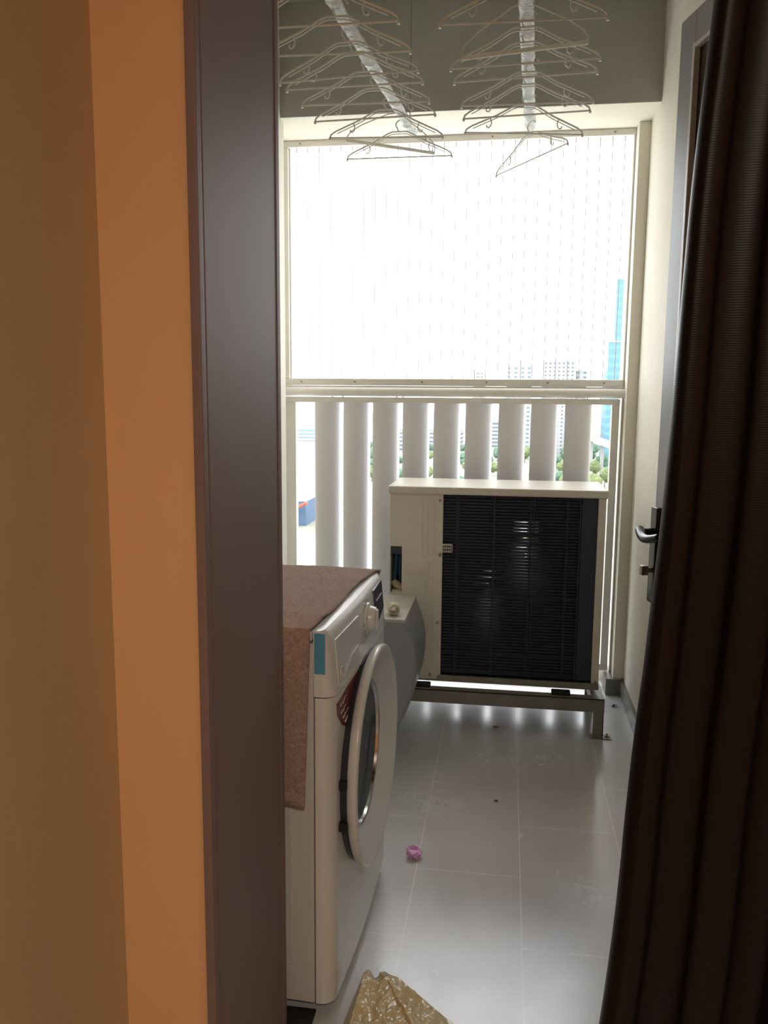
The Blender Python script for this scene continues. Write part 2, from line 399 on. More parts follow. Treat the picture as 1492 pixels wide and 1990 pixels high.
# local: +y towards the free edge, -x faces the balcony
def B(mb, x0, x1, y0, y1, z0, z1, b=0.002): return mb.box(x0, x1, y0, y1, z0, z1, b)
st = MB()
B(st, 0.0, 0.045, LW-0.075, LW, 0.02, 2.243); B(st, 0.0, 0.045, 0.0, 0.075, 0.02, 2.243)
B(st, 0.0, 0.045, 0.075, LW-0.075, 2.165, 2.243); B(st, 0.0, 0.045, 0.075, LW-0.075, 0.02, 0.10)
obj('door_frame', st, M['alu_grey'], leaf, local=True)
bd = MB()
B(bd, -0.004, 0.01, LW-0.083, LW-0.072, 0.10, 2.17, 0.001); B(bd, -0.004, 0.01, 0.07, LW-0.083, 2.157, 2.167, 0.001)
obj('glazing_bead', bd, M['alu_edge'], leaf, local=True, label='pale edge bead around the panel')
pn = MB(); B(pn, 0.012, 0.030, 0.07, LW-0.07, 0.08, 2.17, 0.001)
obj('panel', pn, M['door_panel'], leaf, local=True)
hy = LW-0.028
hp = MB(); B(hp, -0.016, 0.0, hy-0.018, hy+0.018, 0.850, 1.096, 0.004)
plate = obj('handle_plate', hp, M['handle_black'], leaf, local=True, label='black long handle plate')
lv = MB()
lv.tube([(-0.012, hy, 1.032), (-0.03, hy, 1.032), (-0.045, hy, 1.032)], [0.011, 0.010, 0.010], 14)
# curved lever: from spindle along -y (towards hinge), bowed away from the leaf
pts = []; rs = []
for k in range(13):
    s = k/12
    pts.append((-0.045 - 0.012*math.sin(s*PI*0.9) , hy + 0.010 - 0.115*s, 1.036 - 0.012*math.sin(s*PI) )); rs.append(0.0125 - 0.003*s)
lv.tube(pts, rs, 14)
ob = obj('lever', lv, M['handle_black'], plate, local=True)
kn = MB(); kn.tube([(-0.012, hy, 0.934), (-0.026, hy, 0.934)], 0.006, 10); kn.box(-0.043, -0.025, hy-0.009, hy+0.009, 0.922, 0.947, 0.003)
obj('thumb_turn', kn, M['brass'], plate, local=True, label='dull metal thumb turn')

# ------------------------------------------------------------------ curtain
EDGE = [(0.0, 0.096), (0.555, 0.143), (0.837, 0.160), (1.039, 0.176), (1.291, 0.185), (1.525, 0.197), (1.795, 0.2075), (2.4, 0.230)]
def edge_x(z):
    for (a, xa), (b_, xb) in zip(EDGE, EDGE[1:]):
        if z <= b_: return xa + (xb-xa)*(z-a)/(b_-a)
    return EDGE[-1][1]
def curt(u, v):
    z = 0.02 + v*2.33
    e = edge_x(z) + 0.0025*math.sin(z*11); r = 0.018 + 0.003*math.sin(z*3.1)
    U0 = 0.12
    if u < U0:                       # the rolled leading edge
        ph = math.radians(35 + (u/U0)*215)
        return Vector((e + r + r*math.cos(ph), 1.0 + 1.5*r*math.sin(ph), z))
    s = (u-U0)/(1-U0)
    ph = math.radians(250); xs, ys = e + r + r*math.cos(ph), 1.0 + 1.5*r*math.sin(ph)
    k = 2*PI*5.2
    fold = 0.026*(1-math.cos(s*k + 0.0)) * (0.75+0.25*math.sin(3+s*9+z*0.4))
    x = xs + s*0.50*(1.0+0.10*(1.3-z)) + 0.006*math.sin(s*k*2)
    return Vector((x, ys + fold*0.9 + 0.003*math.sin(z*7+s*12)*min(1, s*8), z))
cm = MB().grid(curt, 150, 90)
cu = obj('curtain', cm, M['curtain'], origin=(0.4, 1.0, 0.02)); tag(cu, 'dark brown satin curtain hanging in folds at the right edge', 'curtain')
sm = cu.modifiers.new('thick', 'SOLIDIFY'); sm.thickness = 0.003
rod = MB().tube([(0.10, 1.0, 2.37), (1.2, 1.0, 2.37)], 0.012, 12)
for xx in (0.12, 1.18): rod.box(xx-0.008, xx+0.008, 1.0, 1.118, 2.36, 2.38)
ro = obj('curtain_rod', rod, M['brown_dark'], origin=(0.6, 1.0, 2.37)); tag(ro, 'dark round curtain rod above the doorway carrying the brown curtain', 'curtain rod')

# ------------------------------------------------------------------ washing machine (local: +x front, origin floor centre)
WX, WY, WR = -0.617, 1.925, -0.038
wm = thing('washing_machine', (WX, WY, 0), 'white front-loading washing machine with a large round door, under a brown towel', 'washing machine', rotz=WR)
hw = 0.30
def wobj(n, mb, m, par=None, label=None): return obj(n, mb, m, par or wm, local=True, label=label)
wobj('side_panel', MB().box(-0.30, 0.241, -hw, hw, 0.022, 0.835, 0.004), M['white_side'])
# embossed rectangle on the near side panel
eb = MB()
for a in ((-0.22, 0.19, 0.11), (-0.22, 0.19, 0.62)):
    eb.box(a[0], a[1], -hw-0.0015, -hw+0.002, a[2], a[2]+0.004, 0.0005)
for xx in (-0.22, 0.186): eb.box(xx, xx+0.004, -hw-0.0015, -hw+0.002, 0.11, 0.624, 0.0005)
wobj('side_emboss', eb, M['white_side'])
# front panel with rounded vertical edges and gentle bulge
def front_poly(r=0.034, bulge=0.007, x0=0.244, x1=0.285, h=hw-0.001):
    p = [(x0, -h)]
    for k in range(7):
        a = -PI/2 + k/6*PI/2; p.append((x1-r+r*math.cos(a), -h+r+r*math.sin(a)))
    for k in range(1, 12):
        s = k/12; yy = (-h+r)+(2*h-2*r)*s; p.append((x1+bulge*math.sin(s*PI), yy))
    for k in range(7):
        a = k/6*PI/2; p.append((x1-r+r*math.cos(a), h-r+r*math.sin(a)))
    p.append((x0, h)); return p
fpo = wobj('front_panel', MB().prism(front_poly(), 0.022, 0.718, 'Z', True), M['white'])
# porthole through the front panel
ct = obj('cutter', MB().lathe([(0.0, 0.20), (0.19, 0.20), (0.19, 0.40), (0.0, 0.40)], (0, 0.0, 0.480), 'X', 96), M['white'])
ct.modifiers.clear()
fpo.modifiers.clear()
bo = fpo.modifiers.new('hole', 'BOOLEAN'); bo.object = ct; bo.operation = 'DIFFERENCE'; bo.solver = 'EXACT'
ct.location = (0, 0, 0)
pm_ = fpo.parent; fpo.parent = None; bpy.context.view_layer.update()
nm = bpy.data.meshes.new_from_object(fpo.evaluated_get(bpy.context.evaluated_depsgraph_get()))
fpo.modifiers.clear(); fpo.data = nm; fpo.parent = pm_
try: nm.set_sharp_from_angle(angle=math.radians(40))
except Exception: pass
bpy.data.objects.remove(ct)
wobj('porthole_well', MB().lathe([(0.19, 0.286), (0.19, 0.2445)], (0, 0.0, 0.480), 'X', 96), M['door_dark'], fpo)
kick = MB().box(0.286, 0.2915, 0.10, 0.26, 0.05, 0.16, 0.003)
wobj('filter_flap', kick, M['white'])
# control panel, leaning back slightly towards the top
cpm = MB(); pl = front_poly(0.026, 0.007, 0.242, 0.287, hw)
n = len(pl)
def lean(z): 
    t_ = (z-0.722)/(0.862-0.722); return -0.016*t_ - (0.012*((t_-0.85)/0.15)**2 if t_ > 0.85 else 0)
levels = [0.722, 0.724, 0.76, 0.80, 0.84, 0.852, 0.860, 0.863]
vs = []; fs = []
for z in levels:
    for (px, py) in pl:
        k = (px-0.236)/0.06
        vs.append((px+lean(z)*max(0, min(1, k)), py, z))
for i in range(len(levels)-1):
    for k in range(n): fs.append([i*n+k, i*n+(k+1) % n, (i+1)*n+(k+1) % n, (i+1)*n+k])
cpm.add(vs, fs, True); cpm.add(vs[:n], [list(range(n))[::-1]]); cpm.add(vs[-n:], [list(range(n))])
cpanel = wobj('control_panel', cpm, M['white'])
wobj('top_lid', MB().box(-0.30, 0.238, -hw, hw, 0.838, 0.863, 0.006), M['white'])
def px_(y, z):
    """front surface of the control panel"""
    q = (y+hw-0.026)/(2*hw-0.052); return 0.287 + (0.007*math.sin(q*PI) if 0 < q < 1 else 0) + lean(z)*0.75
def patch(mb, poly, t_=0.0012, back=0.006):
    n_ = len(poly)
    vs = [(px_(y, z)+t_, y, z) for y, z in poly] + [(px_(y, z)-back, y, z) for y, z in poly]
    mb.add(vs, [list(range(n_)), [n_+k for k in range(n_)][::-1]] + [[k, (k+1) % n_, n_+(k+1) % n_, n_+k] for k in range(n_)]); return mb
drawer = wobj('detergent_drawer', patch(MB(), [(-0.262, 0.735), (-0.245, 0.728), (-0.06, 0.728), (-0.06, 0.835), (-0.262, 0.835)], 0.0014), M['white'])
pull = patch(MB(), [(-0.225, 0.742), (-0.085, 0.742), (-0.085, 0.775), (-0.15, 0.770), (-0.20, 0.755)], 0.0035)
wobj('drawer_pull', pull, M['white_side'], drawer)
pc = MB(); pc.tube([(px_(-.24, .75)+0.003, -0.243+0.012*math.cos(k*0.5), 0.757+0.016*math.sin(k*0.5)) for k in range(9)], 0.0022, 6)
wobj('drawer_latch', pc, M['white_side'], drawer)
# programme knob
kx = px_(0.045, 0.80)-0.004
kb = MB().lathe([(0.040, kx), (0.040, kx+0.006), (0.032, kx+0.009), (0.030, kx+0.020), (0.027, kx+0.024), (0.0, kx+0.025)], (0, 0.045, 0.800), 'X', 40)
kb.box(kx+0.018, kx+0.030, 0.039, 0.051, 0.775, 0.825, 0.004)
wobj('programme_knob', kb, M['white'], cpanel)
for k in range(14):
    a = -2.3 + k*0.35; yy, zz = 0.045+0.052*math.sin(a), 0.800+0.050*math.cos(a)
    wobj('knob_marking', patch(MB(), [(yy-0.003, zz-0.001), (yy+0.003, zz-0.001), (yy+0.003, zz+0.001), (yy-0.003, zz+0.001)], 0.0006, 0.001), M['grey_print'], cpanel)
dispo = wobj('display', patch(MB(), [(0.130, 0.752), (0.140, 0.848), (0.270, 0.848), (0.270, 0.775), (0.200, 0.765)], 0.0012), M['display'], cpanel, 'dark grey display window')
for k in range(5):
    wobj('display_marking', patch(MB(), [(0.165+k*0.018, 0.815), (0.176+k*0.018, 0.815), (0.176+k*0.018, 0.818), (0.165+k*0.018, 0.818)], 0.002, 0.001), M['print'], dispo)
lx = px_(0.25, 0.75)+0.0008
lg = MB()
lg.tube([(lx, 0.235, 0.722), (lx, 0.249, 0.728), (lx, 0.237, 0.737), (lx, 0.251, 0.744)], 0.0018, 6)
lg.tube([(lx, 0.256, 0.722), (lx, 0.266, 0.732), (lx, 0.257, 0.744)], 0.0018, 6)
wobj('panel_logo', lg, M['grey_print'], cpanel)
tp = MB().box(0.243, 0.2665, -hw-0.0012, -hw+0.001, 0.772, 0.858, 0.0005)
wobj('blue_tape', tp, M['blue_tape'], cpanel, 'strip of blue tape on the near corner')
# maroon sticker
stp = [(-0.272, 0.700), (-0.268, 0.672), (-0.235, 0.640), (-0.200, 0.622), (-0.165, 0.625), (-0.135, 0.655), (-0.112, 0.690), (-0.095, 0.716), (-0.18, 0.712)]
sk = MB(); nn_ = len(stp)
def bx_(y): 
    q = (y+hw-0.034)/(2*hw-0.068); return 0.285 + (0.007*math.sin(q*PI) if 0 < q < 1 else 0)
sk.add([(bx_(y)+0.001, y, z) for y, z in stp] + [(bx_(y)-0.004, y, z) for y, z in stp], [list(range(nn_)), [nn_+k for k in range(nn_)][::-1]] + [[k, (k+1) % nn_, nn_+(k+1) % nn_, nn_+k] for k in range(nn_)])
stk = wobj('energy_sticker', sk, M['maroon'], None, 'maroon sticker with white script')
ss = MB()
for (a, b_, c, d) in ((-0.250, 0.686, -0.150, 0.700), (-0.245, 0.668, -0.160, 0.678), (-0.230, 0.652, -0.175, 0.660), (-0.215, 0.638, -0.185, 0.642)):
    ss.tube([(bx_(a)+0.002, a+(c-a)*q/8, b_+(d-b_)*q/8 + 0.004*math.sin(q*2.4)) for q in range(9)], 0.0010, 5)
wobj('sticker_script', ss, M['print'], stk)
# door: seal ring, dark band, white ring, glass
DC = (0, 0.0, 0.480)
door = wobj('door', MB().lathe([(0.246, 0.300), (0.255, 0.304), (0.2605, 0.312), (0.262, 0.319), (0.2605, 0.324), (0.256, 0.327), (0.250, 0.3265), (0.215, 0.308), (0.185, 0.293), (0.176, 0.289)], (0, DC[1], DC[2]), 'X', 112), M['white'], None, 'white door ring')
wobj('door_band', MB().lathe([(0.244, 0.262), (0.246, 0.275), (0.252, 0.299), (0.244, 0.303)], (0, DC[1], DC[2]), 'X', 96), M['door_dark'], door, 'black band behind the white ring')
wobj('door_trim', MB().lathe([(0.178, 0.289), (0.174, 0.293), (0.169, 0.291), (0.166, 0.280)], (0, DC[1], DC[2]), 'X', 96), M['chrome'], door)
wobj('door_glass', MB().lathe([(0.172, 0.286), (0.160, 0.281), (0.145, 0.272), (0.10, 0.264), (0.05, 0.261), (0.0, 0.260)], (0, DC[1], DC[2]), 'X', 96), M['glass_dark'], door, 'dark recessed glass bowl')
for zz in (DC[2]-0.075, DC[2]+0.02): wobj('door_hinge', MB().box(0.280, 0.303, -0.258, -0.238, zz, zz+0.02, 0.003), M['black'], door)
for (a, b_) in ((0.24, 0.235), (0.24, -0.235), (-0.24, 0.235), (-0.24, -0.235)):
    wobj('foot', MB().lathe([(0.0, 0.0), (0.022, 0.0), (0.024, 0.012), (0.012, 0.014), (0.012, 0.03)], (a, b_, 0), 'Z', 16), M['black'])

# towel over the machine: top sheet, near side hang, small wrap over the far corner
def towel_top():
    mb = MB()
    # cross direction v runs: near hang (bottom) -> top near edge -> top far edge -> far hang
    H1, H2, DEP = 0.385, 0.16, 2*hw+0.018
    tot = H1 + DEP + H2
    def fn(u, v):
        s = v*tot
        xl = -0.27 + u*(0.487)           # local x from wall side to the front edge
        q_ = min(1, max(0, (s-H1)/DEP)); edge = 0.238 + 0.016*q_ + 0.004*math.sin(q_*7) + 0.012*max(0, (q_-0.90)/0.10)**2
        xl = -0.27 + u*(edge+0.27)
        r = 0.012; yn = -hw-0.011; yf = hw+0.009; zt = 0.872
        if s < H1:
            y = yn - 0.004*math.sin(xl*30+s*4)*(1-s/H1) - 0.004; z = zt - (H1-s)
            xl -= 0.012*(1-s/H1)*u
            y -= 0.006*abs(math.sin(xl*18+1))*(1-s/H1)
        elif s > H1+DEP:
            q = s-H1-DEP; y = yf + 0.004; z = zt - q; xl -= u*0.05*(q/H2)
        else:
            q = (s-H1)/DEP; y = yn + q*(yf-yn); z = zt + 0.0015*math.sin(xl*24+y*17) + 0.001*math.sin(y*50)
            d = min(s-H1, H1+DEP-s)
            if d < 0.012: z -= 0.004*(1-d/0.012)
            # drawn up wrinkle near the front near corner
            z += 0.007*math.exp(-((xl-0.10)**2/0.012 + (y+0.21)**2/0.0012))
        z += 0.0012*noise.noise(Vector((xl*60, y*60, z*60)))
        return Vector((xl, y, z))
    mb.grid(fn, 60, 130); return mb
tw = obj('towel', towel_top(), M['towel']); ROOTLOC[tw.name] = Vector((0, 0, 0))
tw.scale = (1, 1, 1.02); wm.scale = (1, 1, 1.02); tw.location = (WX, WY, 0); tw.rotation_euler = (0, 0, WR)
tag(tw, 'brown terry towel draped over the washing machine top and near side', 'towel')
sm = tw.modifiers.new('thick', 'SOLIDIFY'); sm.thickness = 0.005; sm.offset = -1
hem = MB().box(-0.27, 0.220, -hw-0.0245, -hw-0.0165, 0.498, 0.516, 0.003)
h_ = obj('hem', hem, M['towel'], tw, local=True)

# ------------------------------------------------------------------ air-conditioner outdoor unit on its stand
AX0, AX1, AY0, AY1, AZ0, AZ1 = -0.466, 0.398, 3.30, 3.64, 0.19, 0.986
ac = thing('air_conditioner', (-0.03, 3.47, 0.0), 'beige outdoor air-conditioning unit with dark coil, standing by the railing', 'air conditioner')
obj('top_cover', MB().box(AX0-0.008, AX1+0.008, AY0-0.012, AY1+0.012, AZ1-0.012, AZ1+0.020, 0.007, seg=3), M['ac_beige'], ac)
# left service panel with pressed ribs, opening and grip
GX0, GX1 = -0.247, 0.368
OX0, OX1, OZ0, OZ1 = -0.462, -0.415, 0.560, 0.754
pm = MB()
pm.box(OX1, GX0, AY0, AY0+0.012, AZ0, AZ1-0.01, 0.0015)
pm.box(AX0, OX1+0.001, AY0, AY0+0.012, OZ1, AZ1-0.01, 0.0015)
pm.box(AX0, OX1+0.001, AY0, AY0+0.012, AZ0, OZ0, 0.0015)
pm.box(AX0, AX0+0.004, AY0, AY0+0.012, OZ0, OZ1)
panel = obj('service_panel', pm, M['ac_beige'], ac)
obj('side_wall', MB().box(AX0, AX0+0.004, AY0+0.0125, AY1, AZ0, AZ1-0.01), M['ac_beige'], ac)
obj('side_wall', MB().box(AX1-0.004, AX1, AY0+0.0145, AY1, AZ0, AZ1-0.01), M['ac_beige'], ac)
rb = MB()
def rib(poly_pts):
    rb.tube([(p[0], AY0-0.0002, p[1]) for p in poly_pts], 0.0016, 6, closed=True)
def rrect(x0, x1, z0, z1, r=0.012):
    out = []
    for (cx, cz, a0) in ((x1-r, z1-r, 0), (x0+r, z1-r, 90), (x0+r, z0+r, 180), (x1-r, z0+r, 270)):
        for k in range(4):
            a = math.radians(a0+k*30); out.append((cx+r*math.cos(a), cz+r*math.sin(a)))
    return out
rib(rrect(-0.310, -0.283, 0.722, 0.955)); rib(rrect(-0.312, -0.283, 0.235, 0.625)); rib(rrect(-0.332, -0.330, 0.72, 0.95, 0.001))
obj('pressed_rib', rb, M['ac_beige'], panel)
gm = MB()
gm.box(-0.400, -0.302, AY0-0.003, AY0, 0.642, 0.692, 0.001)
gm.box(-0.396, -0.306, AY0-0.006, AY0-0.002, 0.680, 0.688, 0.001)
gm.prism([(-0.394, 0.668), (-0.308, 0.668), (-0.318, 0.652), (-0.384, 0.652)], AY0-0.010, AY0-0.002, 'Y')
obj('grip', gm, M['ac_beige'], panel)
cl = MB()
cl.box(-0.272, -0.246, AY0-0.008, AY0, 0.735, 0.773, 0.003)
cl.box(-0.247, -0.206, AY0-0.012, AY0-0.002, 0.738, 0.742, 0.001); cl.box(-0.247, -0.206, AY0-0.012, AY0-0.002, 0.754, 0.757, 0.001)
cl.box(-0.247, -0.206, AY0-0.012, AY0-0.002, 0.766, 0.772, 0.001)
for k in range(6): cl.box(-0.246+k*0.0075, -0.2435+k*0.0075, AY0-0.012, AY0-0.004, 0.738, 0.772, 0.0005)
obj('sensor_clip', cl, M['ac_beige'], ac)
# recess behind the opening: black box, blue pipe, beige wrap
rc = MB(); rc.box(OX0, OX1+0.05, AY0+0.10, AY0+0.11, OZ0-0.02, OZ1+0.02); rc.box(OX1+0.04, OX1+0.05, AY0+0.013, AY0+0.1, OZ0-0.02, OZ1+0.02)
rc.box(OX0, OX1+0.002, AY0+0.012, AY0+0.03, OZ1-0.035, OZ1-0.002)
obj('valve_recess', rc, M['ac_guard'], ac)
bl = MB(); bl.tube([(-0.452, AY0+0.05, 0.56), (-0.448, AY0+0.05, 0.64), (-0.440, AY0+0.05, 0.74)], 0.009, 10)
bl.tube([(-0.425, AY0+0.06, 0.56), (-0.432, AY0+0.06, 0.66), (-0.428, AY0+0.06, 0.74)], 0.007, 10)
obj('refrigerant_pipe', bl, M['blue_foam'], ac, label='blue covered pipe')
br = MB().tube([(-0.455, AY0+0.035, 0.60), (-0.44, AY0+0.033, 0.585), (-0.42, AY0+0.035, 0.572)], [0.012, 0.018, 0.012], 10).box(-0.458, -0.418, AY0+0.01, AY0+0.05, 0.558, 0.568, 0.002)
obj('pipe_wrap', br, M['pipe_beige'], ac, label='pale wrapped pipe joint')
# coil: dark fins with gaps, tube bends column at right, wire guard
cf = MB()
nz = 58; zb, zt = AZ0+0.03, AZ1-0.014
for k in range(nz):
    z = zb + (zt-zb)*(k+0.5)/nz
    cf.box(GX0+0.002, GX1-0.002, AY0+0.012, AY0+0.026, z-0.0046, z+0.0046)
for xv in (-0.185, -0.04, 0.105, 0.25): cf.box(xv-0.004, xv+0.004, AY0+0.008, AY0+0.028, zb, zt)
coil = obj('condenser_coil', cf, M['ac_dark'], ac)
gd = MB()
for xv in (-0.192, -0.037, 0.118): gd.tube([(xv, AY0+0.003, zb), (xv, AY0+0.003, zt)], 0.0022, 6)
for zv in (0.965, 0.72, 0.56, 0.435, 0.315, 0.235): gd.tube([(GX0, AY0+0.004, zv), (0.30, AY0+0.004, zv)], 0.0016, 6)
gd.tube([(0.300, AY0+0.004, zb), (0.300, AY0+0.004, 0.955), (0.292, AY0+0.004, 0.965)], 0.003, 6)
obj('wire_guard', gd, M['ac_guard'], ac)
# inner partition with the openings the fan leaves
holes = [(0.045, 0.150, 0.812, 0.835), (0.040, 0.150, 0.775, 0.800), (0.085, 0.150, 0.742, 0.764), (0.055, 0.150, 0.700, 0.727), (0.095, 0.148, 0.668, 0.688),
         (-0.085, -0.030, 0.600, 0.615), (-0.120, -0.030, 0.565, 0.585), (-0.129, -0.060, 0.540, 0.552), (-0.075, -0.03, 0.48, 0.495), (0.123, 0.153, 0.500, 0.52), (0.126, 0.150, 0.468, 0.486)]
xs = sorted({AX0+0.004, AX1-0.004} | {h[0] for h in holes} | {h[1] for h in holes}); zs = sorted({AZ0, AZ1-0.01} | {h[2] for h in holes} | {h[3] for h in holes})
bp_ = MB()
for i in range(len(xs)-1):
    for j in range(len(zs)-1):
        xm, zm = (xs[i]+xs[i+1])/2, (zs[j]+zs[j+1])/2
        if any(h[0] < xm < h[1] and h[2] < zm < h[3] for h in holes): continue
        bp_.box(xs[i], xs[i+1], 3.598, 3.606, zs[j], zs[j+1])
obj('fan_shroud', bp_, M['black'], ac)
gp = MB(); gp.box(GX1, AX1, AY0, AY0+0.014, AZ0, AZ1-0.01, 0.0015)
obj('corner_post', gp, M['ac_beige'], ac)
bs = MB(); bs.box(GX0-0.012, AX1, AY0-0.012, AY0+0.004, AZ0, AZ0+0.024, 0.002); bs.box(AX0, AX1, AY0, AY1, AZ0-0.004, AZ0+0.004, 0.001)
obj('base_pan', bs, M['stand'], ac, label='grey base flange')
obj('coil_end_plate', MB().box(0.306, GX1, AY0+0.009, AY0+0.0115, zb, zt), M['ac_guard'], ac)
random.seed(3)
for k in range(17):
    z = 0.24 + k*0.043 + random.uniform(-.006, .006); obj('screw', MB().lathe([(0.0, AX1+0.004), (0.0035, AX1+0.0035), (0.004, AX1)], (0, 3.34+random.uniform(0, .02), z), 'X', 8), M['stand'], ac)
for (xx, zz) in ((-0.26, 0.95), (-0.257, 0.725), (-0.262, 0.44), (-0.29, 0.215), (-0.02, 0.203), (0.25, 0.203), (0.385, 0.22)): obj('screw', MB().lathe([(0.0, AY0-0.0155), (0.0045, AY0-0.0150), (0.005, AY0-0.012), (0.005, AY0)], (xx, 0, zz), 'Y', 10), M['stand'], ac)
pd = []
stand = thing('metal_stand', (-0.03, 3.44, 0), 'grey welded steel stand carrying the air-conditioning unit above the floor', 'stand')
sb = MB(); sb.box(-0.47, 0.420, 3.245, 3.250, 0.112, 0.168, 0.001); sb.box(-0.47, 0.420, 3.245, 3.290, 0.163, 0.168, 0.001)
sb.box(-0.47, 0.420, 3.640, 3.645, 0.112, 0.168, 0.001); sb.box(-0.47, 0.420, 3.600, 3.645, 0.163, 0.168, 0.001)
sb.box(0.372, 0.420, 3.25, 3.64, 0.112, 0.163, 0.002); sb.box(-0.47, -0.42, 3.25, 3.64, 0.112, 0.163, 0.002)
obj('beam', sb, M['stand'], stand)
for (xx, yy) in ((0.377, 3.247), (0.377, 3.603), (-0.47, 3.247), (-0.47, 3.603)):
    lg_ = obj('leg', MB().box(xx, xx+0.042, yy, yy+0.004, 0.004, 0.114).box(xx+(0.038 if xx > 0 else 0), xx+(0.042 if xx > 0 else 0.004), yy, yy+0.040, 0.004, 0.114), M['stand'], stand)
    sx = 1 if xx > 0 else -1; bx = xx+0.042 if xx > 0 else xx
    obj('foot_plate', MB().box(min(bx-sx*0.05, bx+sx*0.035), max(bx-sx*0.05, bx+sx*0.035), yy-0.004, yy+0.045, 0.0, 0.004), M['stand'], lg_)
    obj('anchor_bolt', MB().lathe([(0.009, 0.004), (0.009, 0.010), (0.004, 0.010), (0.004, 0.018), (0, 0.018)], (bx+sx*0.018, yy+0.02, 0), 'Z', 8), M['brass'], lg_)
for (xx, yy) in ((-0.36, 3.262), (0.21, 3.262), (-0.36, 3.61), (0.21, 3.61)):
    obj('rubber_pad', MB().box(xx, xx+0.075, yy, yy+0.03, 0.168, 0.186, 0.003), M['black'], stand)

# ------------------------------------------------------------------ grey bin between washing machine and unit
bn = thing('grey_bin', (-0.52, 3.07, 0), 'grey plastic bin with bulging flank between washing machine and air conditioner', 'bin')
prof = [(-0.345, 0.555), (-0.322, 0.50), (-0.309, 0.45), (-0.303, 0.40), (-0.304, 0.35), (-0.311, 0.29), (-0.327, 0.24), (-0.347, 0.19), (-0.374, 0.14), (-0.412, 0.085), (-0.450, 0.035), (-0.48, 0.0),
        (-0.66, 0.0), (-0.70, 0.05), (-0.72, 0.2), (-0.72, 0.555)]
vs = []; fs = []; NY = 5; ysn = [2.862, 2.872, 2.96, 3.225, 3.235]; ins = [0.012, 0.0, 0.0, 0.0, 0.010]
npf = len(prof); cxb, czb = -0.52, 0.28
for yy, i_ in zip(ysn, ins):
    for (px, pz) in prof:
        d = Vector((px-cxb, pz-czb)); L_ = d.length; d *= (L_-i_)/L_
        zz = max(0.0, czb+d.y) if pz > 0.001 else 0.0
        vs.append((cxb+d.x, yy, zz if pz < 0.55 else 0.553))
for j in range(NY-1):
    for k in range(npf): fs.append([j*npf+k, j*npf+(k+1) % npf, (j+1)*npf+(k+1) % npf, (j+1)*npf+k])
bb = MB(); bb.add(vs, fs, True); bb.add(vs[:npf], [list(range(npf))[::-1]]); bb.add(vs[-npf:], [list(range(npf))])
obj('bin_body', bb, M['bin'], bn)
obj('lid', MB().box(-0.722, -0.345, 2.858, 3.240, 0.553, 0.566, 0.003), M['bin_lid'], bn, label='dusty pale lid')
ps = MB()
ps.lathe([(0.013, 0), (0.020, 0.002), (0.022, 0.02), (0.020, 0.05), (0.013, 0.052)], (0, 0, 0), 'Y', 16)
ps.lathe([(0.013, 0), (0.013, 0.052)], (0, 0, 0), 'Y', 16)
for v in ps.v:
    q = noise.noise(v*60); v.x += q*0.006; v.z += q*0.005
ps.v = [Matrix.Rotation(0.3, 3, 'Z') @ v + Vector((-0.388, 2.90, 0.590)) for v in ps.v]
po = obj('paper_roll', ps, M['pipe_beige'], origin=(-0.388, 2.90, 0.566)); tag(po, 'short crumpled beige roll with a dark open end on the grey bin', 'roll')

# ------------------------------------------------------------------ drying poles and hangers
ZP = 2.432
def pole(name, xa, ya, xb, yb, label):
    p = thing(name, ((xa+xb)/2, (ya+yb)/2, ZP), label, 'drying pole', 'wrapped drying poles below the ceiling')
    d = Vector((xb-xa, yb-ya, 0)); 
    mb = MB()
    def fn(u, v):
        a = 2*PI*u; c = Vector((xa, ya, ZP)) + d*v
        r1, r2 = 0.021, 0.010
        w_ = noise.noise(Vector((u*4 if u < 0.5 else (1-u)*4, v*26, xa*5)))
        rr = 1+0.30*w_ + 0.12*noise.noise(Vector((v*110, 0, 1)))
        return c + Vector((math.cos(a)*r1*rr, 0, math.sin(a)*r2*rr + 0.003*noise.noise(Vector((v*40, 3, 3)))))
    mb.grid(fn, 14, 260)
    obj('wrapped_bar', mb, M['wrap'], p)
    for t_ in (0.04, 0.97):
        c = Vector((xa, ya, ZP)) + d*t_
        obj('hanging_cord', MB().tube([(c.x, c.y, ZP), (c.x, c.y, CH)], 0.002, 6), M['cord'], p)
    return p
pole('drying_pole', -0.548, 1.72, -0.415, 3.49, 'left drying pole wrapped in crinkled white plastic, running towards the window')
pole('drying_pole', -0.005, 1.72, 0.056, 3.49, 'right drying pole wrapped in crinkled white plastic, running towards the window')

